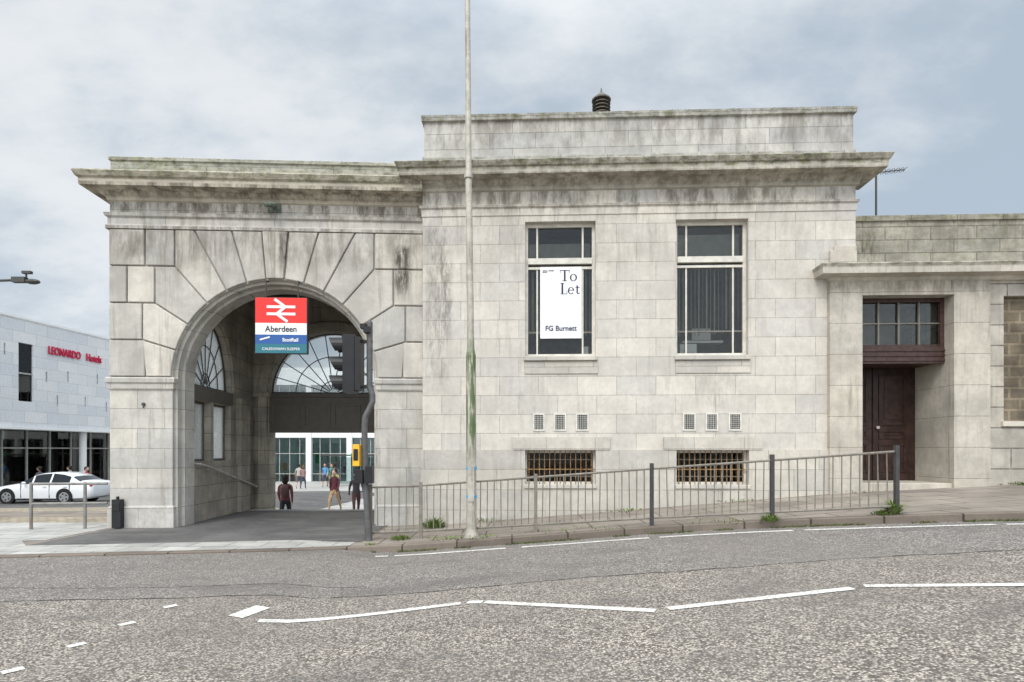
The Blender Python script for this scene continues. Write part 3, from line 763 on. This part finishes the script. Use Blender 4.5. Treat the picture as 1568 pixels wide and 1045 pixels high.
for i in range(23): x=-17.5+1.45*i; b.box(x,x+.07,1.42,1.5,0,3.95)
b.box(-18,16,1.42,1.5,2.9,2.97); b.box(1,1.85,.05,.1,7.0,7.08); b.box(1,1.05,.05,.1,5.5,8.7)
b.done('mullions','galv',ht)
b=MB(); 
for x in (-12,-6,-.2,5.6,11): b.tube((x,.5,0),(x,.5,3.95),.2,14)
b.done('columns','white',ht)
M['lime']=plain('lime_panel',(.35,.45,.05),.6); M['orange']=plain('orange_panel',(.6,.22,.04),.6); M['greenp']=plain('green_panel',(.05,.28,.12),.6); M['bluep']=plain('blue_panel_far',(.05,.18,.4),.6)
cols=['lime','orange','greenp','white','hred','bluep','cream','grey']
b=MB(); 
for i in range(40):
    b.cur=random.randrange(8); x=-17+i*.8; w=random.uniform(.2,.6); z=random.uniform(.3,1.8); b.box(x,x+w,1.9+.05*(i%3),1.93+.05*(i%3),z,z+random.uniform(.4,1.4))
for i in range(60):
    b.cur=random.choice((3,6,2,4)); x=-17+i*.55; b.box(x,x+.2,1.56+.012*(i%4),1.565+.012*(i%4),.6+random.random(),1.9+random.random()*.8)
b.cur=0; b.box(1.05,1.8,.3,.33,6.6,7.4); b.cur=2; b.box(1.05,1.8,.3,.33,5.6,6.4)
b.done('shop_interior_displays',cols,ht)
text('hotel_name','LEONARDO',.64,(2.70,-.06,8.36),'hred',ht,'LEFT',sx=.62,ext=.03,bold=.010)
text('hotel_name_2','Hotels',.64,(5.25,-.06,8.36),'hred',ht,'LEFT',sx=.66,ext=.03,bold=.008)

sc=empty('shopping_centre',(-40,56,-1.75))
b=MB(); b.box(0,60,0,.4,4.6,5.6); b.box(0,60,0,.4,9.8,11.5); b.box(0,60,.4,14,11.2,11.5); b.box(0,60,13.6,14,0,11.2)
for i in range(16): x=i*4; b.box(x-.25,x+.25,-.15,.4,0,9.8)
b.done('white_frame','white',sc)
b=MB(); b.box(0,60,.3,.32,0,9.8); b.done('curtain_glass','shopglass',sc)
b=MB()
for i in range(60): b.box(i*1.0,i*1.0+.06,.2,.29,0,9.8)
for z in (1.0,3.0,7.2): b.box(0,60,.19,.28,z,z+.07)
b.done('mullions','galv',sc)
b=MB()
for i in range(150):
    b.cur=random.choice([0,1,2,3,3,3,4,5,6,6,7]); x=i*.4; z=random.uniform(0,3.2); b.box(x,x+random.uniform(.2,.4),.5+.05*(i%4),.53+.05*(i%4),z,z+random.uniform(.4,1.3))
b.cur=3; b.box(0,60,3,3.1,0,11)
b.done('shopfront_displays',cols,sc)
bs=empty('bus_shelter',(-12.6,44,-1.33))
b=MB(); b.box(-2,2,-.6,.9,2.5,2.60)
for x in (-1.9,0,1.9): b.tube((x,.7,0),(x,.7,2.5),.05,8)
b.done('shelter_frame','dgrey',bs)
b=MB(); b.box(.3,1.6,-.64,-.605,2.48,2.70); b.done('roof_sign','greenp',bs)
b=MB(); b.box(-1.9,1.9,.72,.74,.3,2.4); b.done('shelter_glass','shopglass',bs)

# ------------------------------------------------------------------ car
def make_car(name,loc,rz):
    root=empty(name,loc,rz)
    M['carpaint']=plain('car_white_paint',(.76,.77,.78),.2,var=.01); M['carpaint'].node_tree.nodes['Principled BSDF'].inputs['Coat Weight'].default_value=.6
    M['cgl']=plain('car_glass',(.02,.025,.03),.08,var=.05); M['tyre']=plain('tyre_rubber',(.02,.02,.02),.85); M['alloy']=plain('alloy_wheel',(.45,.46,.47),.35,.6)
    M['lampc']=plain('headlamp_lens',(.40,.43,.46),.15); M['lampr']=plain('tail_lamp',(.45,.02,.02),.3)
    st=[(0,.42,.60,.62,.60),(.06,.28,.68,.70,.74),(.35,.20,.76,.80,.86),(.9,.18,.84,.90,.90),(1.30,.18,.90,.96,.91),(1.38,.18,.905,1.0,.91),(1.95,.18,.93,1.33,.91),(2.03,.18,.93,1.36,.91),(2.35,.18,.94,1.43,.91),(2.78,.18,.95,1.46,.91),(2.86,.18,.95,1.46,.91),(3.35,.18,.97,1.41,.91),(3.72,.18,.985,1.31,.90),(3.80,.18,.99,1.28,.90),(4.18,.20,1.0,1.08,.88),(4.25,.2,1.0,1.06,.88),(4.6,.26,.98,1.02,.82),(4.72,.34,.92,.94,.74),(4.75,.45,.8,.82,.66)]
    b=MB(); rows=[]
    for x,zb,zw,zr,w in st:
        ti=max(0,(zr-zw))*.42
        half=[(0,zb),(w*.86,zb),(w*.97,zb+.08),(w,(zb+zw)/2),(w*.97,zw-.04),(w*.93,zw),((w*.93-ti),max(zr-.05,zw+.01)),((w*.93-ti)*.82,zr),(0,zr+.015)]
        ring=[(x,-p,z) for p,z in half]+[(x,p,z) for p,z in half[-2:0:-1]]
        rows.append([b.pt(p) for p in ring])
    n=len(rows[0])
    for i in range(len(rows)-1):
        for j in range(n):
            k=(j+1)%n; m=0
            if j in (5,n-6) and i in (5,7,8,10,11): m=1
            if j in (6,7,n-7,n-8) and i in (5,13): m=1
            b.cur=m; b.face([rows[i][j],rows[i][k],rows[i+1][k],rows[i+1][j]])
    b.cur=0; b.face(rows[0]); b.face(rows[-1][::-1])
    b.done('body_shell',['carpaint','cgl'],root,smooth=True)
    wh=MB()
    for x in (.86,3.52):
        for s in (-1,1):
            y=s*(.905)
            wh.cur=0; wh.tube((x,y,.36),(x,y+.012*s,.36),.375,24)
            wh.cur=1; wh.tube((x,y-.18*s,.33),(x,y+.02*s,.33),.33,24)
            wh.cur=2; wh.tube((x,y+.021*s,.33),(x,y+.028*s,.33),.225,20)
            wh.cur=0
            for a in range(5):
                t=2*math.pi*(a+.5)/5
                wh.tube((x+.14*math.cos(t),y+.029*s,.33+.14*math.sin(t)),(x+.14*math.cos(t),y+.032*s,.33+.14*math.sin(t)),.042,8)
    wh.done('wheels',['black','tyre','alloy'],root)
    d=MB()
    for s in (-1,1):
        y=s*.915
        d.cur=0
        for x in (1.5,2.82,3.75): d.box(x-.008,x+.008,min(y,y-.03*s),max(y,y-.03*s),.3,.9)
        d.box(.95+.4,3.1,min(y,y-.04*s),max(y,y-.04*s),.19,.25)
        for x in (2.6,3.55): d.cur=1; d.box(x-.09,x+.09,min(y-.03*s,y+.012*s),max(y-.03*s,y+.012*s),.80,.83)
        d.cur=1; d.ball((1.72,s*1.0,.98),.11,8,6,.8,.9,.6)
        d.cur=2; d.ball((.22,s*.68,.64),.16,8,6,1.3,.7,.5)
        d.cur=3; d.ball((4.62,s*.68,.85),.14,8,6,.8,.9,.6)
    d.cur=0; d.box(-.01,.05,-.45,.45,.35,.55)
    d.done('trim_lamps_mirrors',['black','carpaint','lampc','lampr'],root)
    return root
make_car('parked_car',(-24.3,27.3,h(-22,27.3)),0)

# ------------------------------------------------------------------ people
def person(name,loc,rz,H=1.7,top=(.1,.02,.03),leg=(.03,.03,.04),hair=(.02,.015,.01),stride=.12,arm=.1,long_hair=False,bag=None,shorts=False,lean=0.0):
    root=empty(name,loc,rz)
    sk=(.50,.32,.24)
    names=['skin','top','trousers','shoes','hair']
    ms=[plain(name+'_'+n,c,.75,var=.2,scale=14) for n,c in zip(names,(sk,top,leg,(.05,.045,.04),hair))]
    s=stride
    J={'pel':(0,0,.525),'sp':(0,.005+lean*.3,.62),'ch':(0,.0+lean*.6,.735),'nk':(0,.0+lean,.815),'nk2':(0,.012+lean,.865)}
    rad={'pel':(.082,.062),'sp':(.072,.055),'ch':(.088,.062),'nk':(.036,.034),'nk2':(.032,.032)}
    E=[('pel','sp','t'),('sp','ch','t'),('ch','nk','t'),('nk','nk2','n')]
    for sd,q in (('L',-1),('R',1)):
        f=q*s
        J['hp'+sd]=(q*.052,0,.49); J['kn'+sd]=(q*.055,f*.75+.015,.285); J['an'+sd]=(q*.052,f*1.05-(.06 if f<0 else 0),.05+(.025 if f<0 else 0)); J['to'+sd]=(q*.06,f*1.05+.075-(.06 if f<0 else 0),.018)
        a=-q*arm
        J['sh'+sd]=(q*.102,lean*.8,.795); J['el'+sd]=(q*.135,a*.6-.01,.635); J['wr'+sd]=(q*.142,a*1.3+.05,.50); J['hd'+sd]=(q*.140,a*1.45+.06,.455)
        rad.update({'hp'+sd:(.056,.056),'kn'+sd:(.036,.036),'an'+sd:(.023,.023),'to'+sd:(.02,.016),'sh'+sd:(.038,.036),'el'+sd:(.026,.026),'wr'+sd:(.016,.018),'hd'+sd:(.012,.022)})
        E+=[('pel','hp'+sd,'l'),('hp'+sd,'kn'+sd,'l'),('kn'+sd,'an'+sd,'c'),('an'+sd,'to'+sd,'f'),('ch','sh'+sd,'t'),('sh'+sd,'el'+sd,'t'),('el'+sd,'wr'+sd,'a'),('wr'+sd,'hd'+sd,'h')]
    keys=list(J); me=bpy.data.meshes.new('sk'); me.from_pydata([tuple(c*H for c in J[k]) for k in keys],[(keys.index(a),keys.index(c)) for a,c,_ in E],[])
    ob=bpy.data.objects.new('sk',me); COL.objects.link(ob)
    md=ob.modifiers.new('s','SKIN'); md.use_smooth_shade=True
    if not me.skin_vertices: me.skin_vertices.new()
    for i,k in enumerate(keys):
        d=me.skin_vertices[0].data[i]; d.radius=(rad[k][0]*H,rad[k][1]*H); d.use_root=(k=='pel')
    sb=ob.modifiers.new('u','SUBSURF'); sb.levels=1; sb.render_levels=1
    dg=bpy.context.evaluated_depsgraph_get(); dg.update()
    ev=bpy.data.meshes.new_from_object(ob.evaluated_get(dg))
    b=MB()
    for v in ev.vertices: b.v.append(tuple(v.co))
    mt={'t':1,'n':0,'l':2,'c':0 if shorts else 2,'f':3,'a':0 if shorts else 1,'h':0}
    segs=[(Vector(J[a])*H,Vector(J[c])*H,mt[t],max(rad[a][0],rad[c][0])*H) for a,c,t in E]
    for p in ev.polygons:
        c=p.center; best=None
        for A,B,m,r in segs:
            d=B-A; t=max(0,min(1,(c-A).dot(d)/d.length_squared)); e=(c-(A+d*t)).length/r
            if best is None or e<best[0]: best=(e,m)
        m=best[1]
        if c.z>.515*H and m==2: m=1
        if m==1 and c.z<.49*H and abs(c.x)<.1*H: m=2
        b.f.append(tuple(p.vertices)); b.mi.append(m)
    bpy.data.objects.remove(ob)
    hy=.012+lean; hc=(0,(hy+.006)*H,.93*H); b.cur=0
    b.ball(hc,.066*H,14,10,.78,.95,1.08)
    b.tube((0,(hy+.062)*H,.932*H),(0,(hy+.078)*H,.915*H),.006*H,6,.010*H)
    for q in (-1,1): b.ball((q*.053*H,hy*H,.925*H),.014*H,6,5,.4,.8,1.2)
    b.cur=4
    for q in (-1,1): b.ball((q*.02*H,(hy+.062)*H,.938*H),.006*H,6,4)
    b.ball((0,(hy-.008)*H,.942*H),.068*H,14,9,.84,.97,1.04)
    if long_hair: b.ball((0,(hy-.035)*H,.88*H),.055*H,10,7,1.05,.6,1.3)
    b.cur=0
    b.box(-.016*H,.016*H,(hy+.0655)*H,(hy+.067)*H,.897*H,.901*H)
    for sd,q in (('L',-1),('R',1)):
        hd=Vector(J['hd'+sd])*H
        for i in range(4):
            o=(i-1.5)*.011*H; l=(.034,.040,.037,.028)[i]*H
            m1=hd+Vector((0,o,-.012*H)); m2=m1+Vector((-q*.004*H,.002*H,-l*.55)); m3=m2+Vector((-q*.012*H,0,-l*.4))
            b.tube(m1,m2,.0052*H,5,.0048*H); b.tube(m2,m3,.0048*H,5,.0036*H)
        b.tube(hd+Vector((0,.02*H,.012*H)),hd+Vector((-q*.01*H,.036*H,-.016*H)),.006*H,5,.0045*H)
    if bag:
        ms.append(plain(name+'_bag',bag,.7)); b.cur=5
        b.ball((.0,-.085*H,.70*H),.10*H,10,8,.9,.55,1.25)
        for q in (-1,1): b.path([(q*.07*H,-.06*H,.78*H),(q*.07*H,-.02*H,.825*H),(q*.07*H,.055*H,.79*H),(q*.08*H,.05*H,.68*H)],.01*H,6)
    b.done(name+'_body',ms,root,smooth=True,recalc=False)
def put(x,y): return (x,y,h(x,y)+.005)
def pk(name,px,y,rz,**k):
    person(name,put(px,y),R(rz),**k)
pk('pedestrian',-7.17,18.0,8,H=1.68,top=(.14,.045,.045),leg=(.02,.022,.03),hair=(.02,.014,.010),long_hair=True,stride=.10,bag=(.12,.06,.06))
pk('pedestrian',-7.18,23.0,170,H=1.72,top=(.09,.02,.03),leg=(.36,.24,.13),stride=.16,bag=(.05,.05,.05),lean=-.01)
pk('pedestrian',-5.75,21.0,200,H=1.70,top=(.06,.05,.06),leg=(.10,.05,.05),stride=.10)
pk('pedestrian',-15.0,40.0,10,H=1.72,top=(.45,.42,.38),leg=(.12,.10,.09),shorts=True,stride=.12)
pk('pedestrian',-14.5,39.5,-5,H=1.64,top=(.28,.18,.16),leg=(.05,.06,.10),stride=.09,long_hair=True,hair=(.15,.08,.04))
pk('pedestrian',-13.8,42.0,180,H=1.75,top=(.12,.28,.50),leg=(.06,.06,.08),shorts=True,stride=.12)
pk('pedestrian',-13.0,41.0,185,H=1.70,top=(.10,.25,.18),leg=(.30,.24,.18),stride=.12)
pk('pedestrian',-8.7,28.0,160,H=1.66,top=(.35,.30,.12),leg=(.05,.05,.06),stride=.12,long_hair=True)
pk('pedestrian',-11.2,36.0,20,H=1.74,top=(.10,.11,.14),leg=(.04,.04,.05),stride=.13,bag=(.10,.12,.16))
pk('pedestrian',-24.9,30.0,90,H=1.72,top=(.08,.08,.09),leg=(.03,.03,.04),stride=.1)
pk('pedestrian',-23.3,30.0,95,H=1.74,top=(.55,.55,.53),leg=(.03,.03,.04),stride=.1,bag=(.3,.05,.04))
pk('pedestrian',-22.6,30.2,-90,H=1.68,top=(.50,.04,.04),leg=(.03,.03,.05),stride=.12)

# ------------------------------------------------------------------ weeds
M['weed']=plain('weed_leaves',(.13,.20,.04),.7,var=.4,scale=25); M['weed2']=plain('moss_clump',(.15,.155,.07),.9,var=.4,scale=20)
M['moss3']=plain('dry_moss',(.17,.17,.095),.95,var=.4,scale=20)
def weed(x,y,r,ht,n,z=None,stretch=1.0):
    b=MB(); z=g(x) if z is None else z
    for i in range(n):
        a=random.uniform(0,6.28); d=r*random.random()**.7; px=d*math.cos(a)*stretch; py=d*math.sin(a)
        lean=Vector((math.cos(a),math.sin(a),0))*random.uniform(.1,.7)*ht; hh=ht*random.uniform(.3,1)*(1-.5*d/r)
        w=random.uniform(.005,.011)+ht*.012; s=Vector((-math.sin(a+random.uniform(-1,1)),math.cos(a),0))*w
        b.cur=random.random()<.25
        p=Vector((px,py,0)); m=p+lean*.5+Vector((0,0,hh*.7)); t=p+lean+Vector((0,0,hh))
        b.poly([p-s*.4,p+s*.4,m+s,m-s]); b.poly([m-s,m+s,t])
    o=b.done('weed_tuft',['weed','weed2'],None,recalc=False); o.location=(x,y,z-.005)
weed(-1.95,9.95,.16,.12,130); weed(-1.55,11.35,.18,.28,220); weed(-1.05,9.6,.22,.07,90,stretch=2); weed(-.45,9.45,.3,.06,90,stretch=2)
weed(5.50,8.42,.15,.10,150); weed(5.61,8.36,.06,.30,90); weed(3.95,8.7,.12,.16,120); weed(3.4,8.9,.3,.07,90,stretch=2.5)
weed(2.3,11.4,.25,.10,90,stretch=2.5); weed(4.6,11.35,.3,.08,90,stretch=2.5); weed(10.1,11.2,.25,.10,140,stretch=1.8); weed(-.5,11.6,.25,.12,90,stretch=2)
weed(7.0,11.35,.3,.07,60,stretch=2.5); weed(.9,9.35,.3,.05,60,stretch=3); weed(-2.35,9.5,.1,.06,40); weed(1.6,9.3,.3,.06,70,stretch=3)
b=MB()
for i in range(2600):
    x=random.uniform(-2.3,9); 
    if math.sin(x*3.1)+math.sin(x*7.7+1)<-.2: continue
    y=kerb(x)-random.uniform(-.01,.07); z=road_z(x,0); w=random.uniform(.006,.014); hh=random.uniform(.008,.04)
    b.cur=random.random()<.6
    b.poly([(x-w,y,z),(x+w,y,z),(x+random.uniform(-.02,.02),y-random.uniform(0,.03),z+hh)])
b.done('kerb_moss',['weed','weed2'],recalc=False)
for nm,par,x0,x1,yf,zt_,cnt in (('cornice_moss',MF,-.3,9.1,-.44,7.385,1500),('arch_cornice_moss',AF,-.3,6.3,-.40,7.185,700),('parapet_moss',MF,.05,8.7,-.01,8.545,500),('arch_parapet_moss',AF,.05,6.3,0,7.65,450)):
    b=MB()
    for i in range(cnt):
        x=random.uniform(x0,x1)
        if math.sin(x*2.3+cnt)+math.sin(x*6.1)+.4*math.sin(x*15)<.3: continue
        y=yf+random.uniform(-.005,.06); w=random.uniform(.008,.018); hh=random.uniform(.004,.018)
        b.cur=0 if random.random()<.6 else 1
        b.poly([(x-w,y,zt_-.01),(x+w,y,zt_-.01),(x+w*.5,y+.01,zt_+hh),(x-w*.5,y+.01,zt_+hh*.8)])
    b.done(nm,['moss3','weed2'],par,recalc=False)

# ------------------------------------------------------------------ sky, sun, camera
w=bpy.data.worlds.new('World'); scene.world=w; w.use_nodes=True
t=w.node_tree; nn=t.nodes
class WN(NT):
    def __init__(s): s.t=t; s.n=nn
W_=WN(); bg=nn['Background']
sky=W_.add('ShaderNodeTexSky'); sky.sky_type='NISHITA'; sky.sun_disc=False; sky.sun_elevation=R(48); sky.sun_rotation=R(200); 
d=W_.coord('Generated'); X,Y,Z=W_.sep(d)
zz=W_.math('ADD',W_.math('MAXIMUM',Z,0.0),.35)
cv=W_.comb(W_.math('DIVIDE',X,zz),W_.math('DIVIDE',Y,zz),0.3)
c1=W_.noise(W_.mapping(cv,(.9,1.1,1),(1.3,.2,0)),1.3,6,.52); c2=W_.noise(W_.mapping(cv,(1,1.6,1),(4.2,1.1,0)),3.2,6,.62)
cf=W_.math('ADD',W_.math('MULTIPLY',c1,.66),W_.math('MULTIPLY',c2,.34))
lx=W_.range(X,-.7,.5,.07,-.05,False)
cf=W_.math('ADD',cf,lx)
cl=W_.mix(W_.range(cf,.40,.62),(5.0,5.9,6.85),(9.0,9.3,9.5))
skyc=W_.mix(.88,sky.outputs[0],cl)
gain=W_.math('MULTIPLY',W_.range(Z,.55,.95,1,2.4),W_.range(Y,.15,-.6,1,2.2))
vm=W_.add('ShaderNodeVectorMath',operation='SCALE'); W_.link(skyc,vm.inputs[0]); W_.link(gain,vm.inputs['Scale'])
W_.link(vm.outputs[0],bg.inputs[0]); bg.inputs[1].default_value=.10
sl_=bpy.data.lights.new('sun','SUN'); sl_.energy=1.35; sl_.angle=R(16); sl_.color=(1,.95,.88)
so=bpy.data.objects.new('sun',sl_); COL.objects.link(so)
az=R(200); el=R(48)
dirv=Vector((math.sin(az)*math.cos(el),math.cos(az)*math.cos(el),math.sin(el)))
so.rotation_euler=(-dirv).to_track_quat('-Z','Y').to_euler(); so.location=dirv*50

cam=bpy.data.cameras.new('camera'); cam.lens=20; cam.sensor_width=36; cam.shift_y=.1068; cam.clip_end=3000
co=bpy.data.objects.new('camera',cam); COL.objects.link(co); co.location=(0,0,1.6); co.rotation_euler=(R(90),0,0)
scene.camera=co
scene.view_settings.view_transform='Standard'; scene.view_settings.look='None'; scene.view_settings.exposure=0
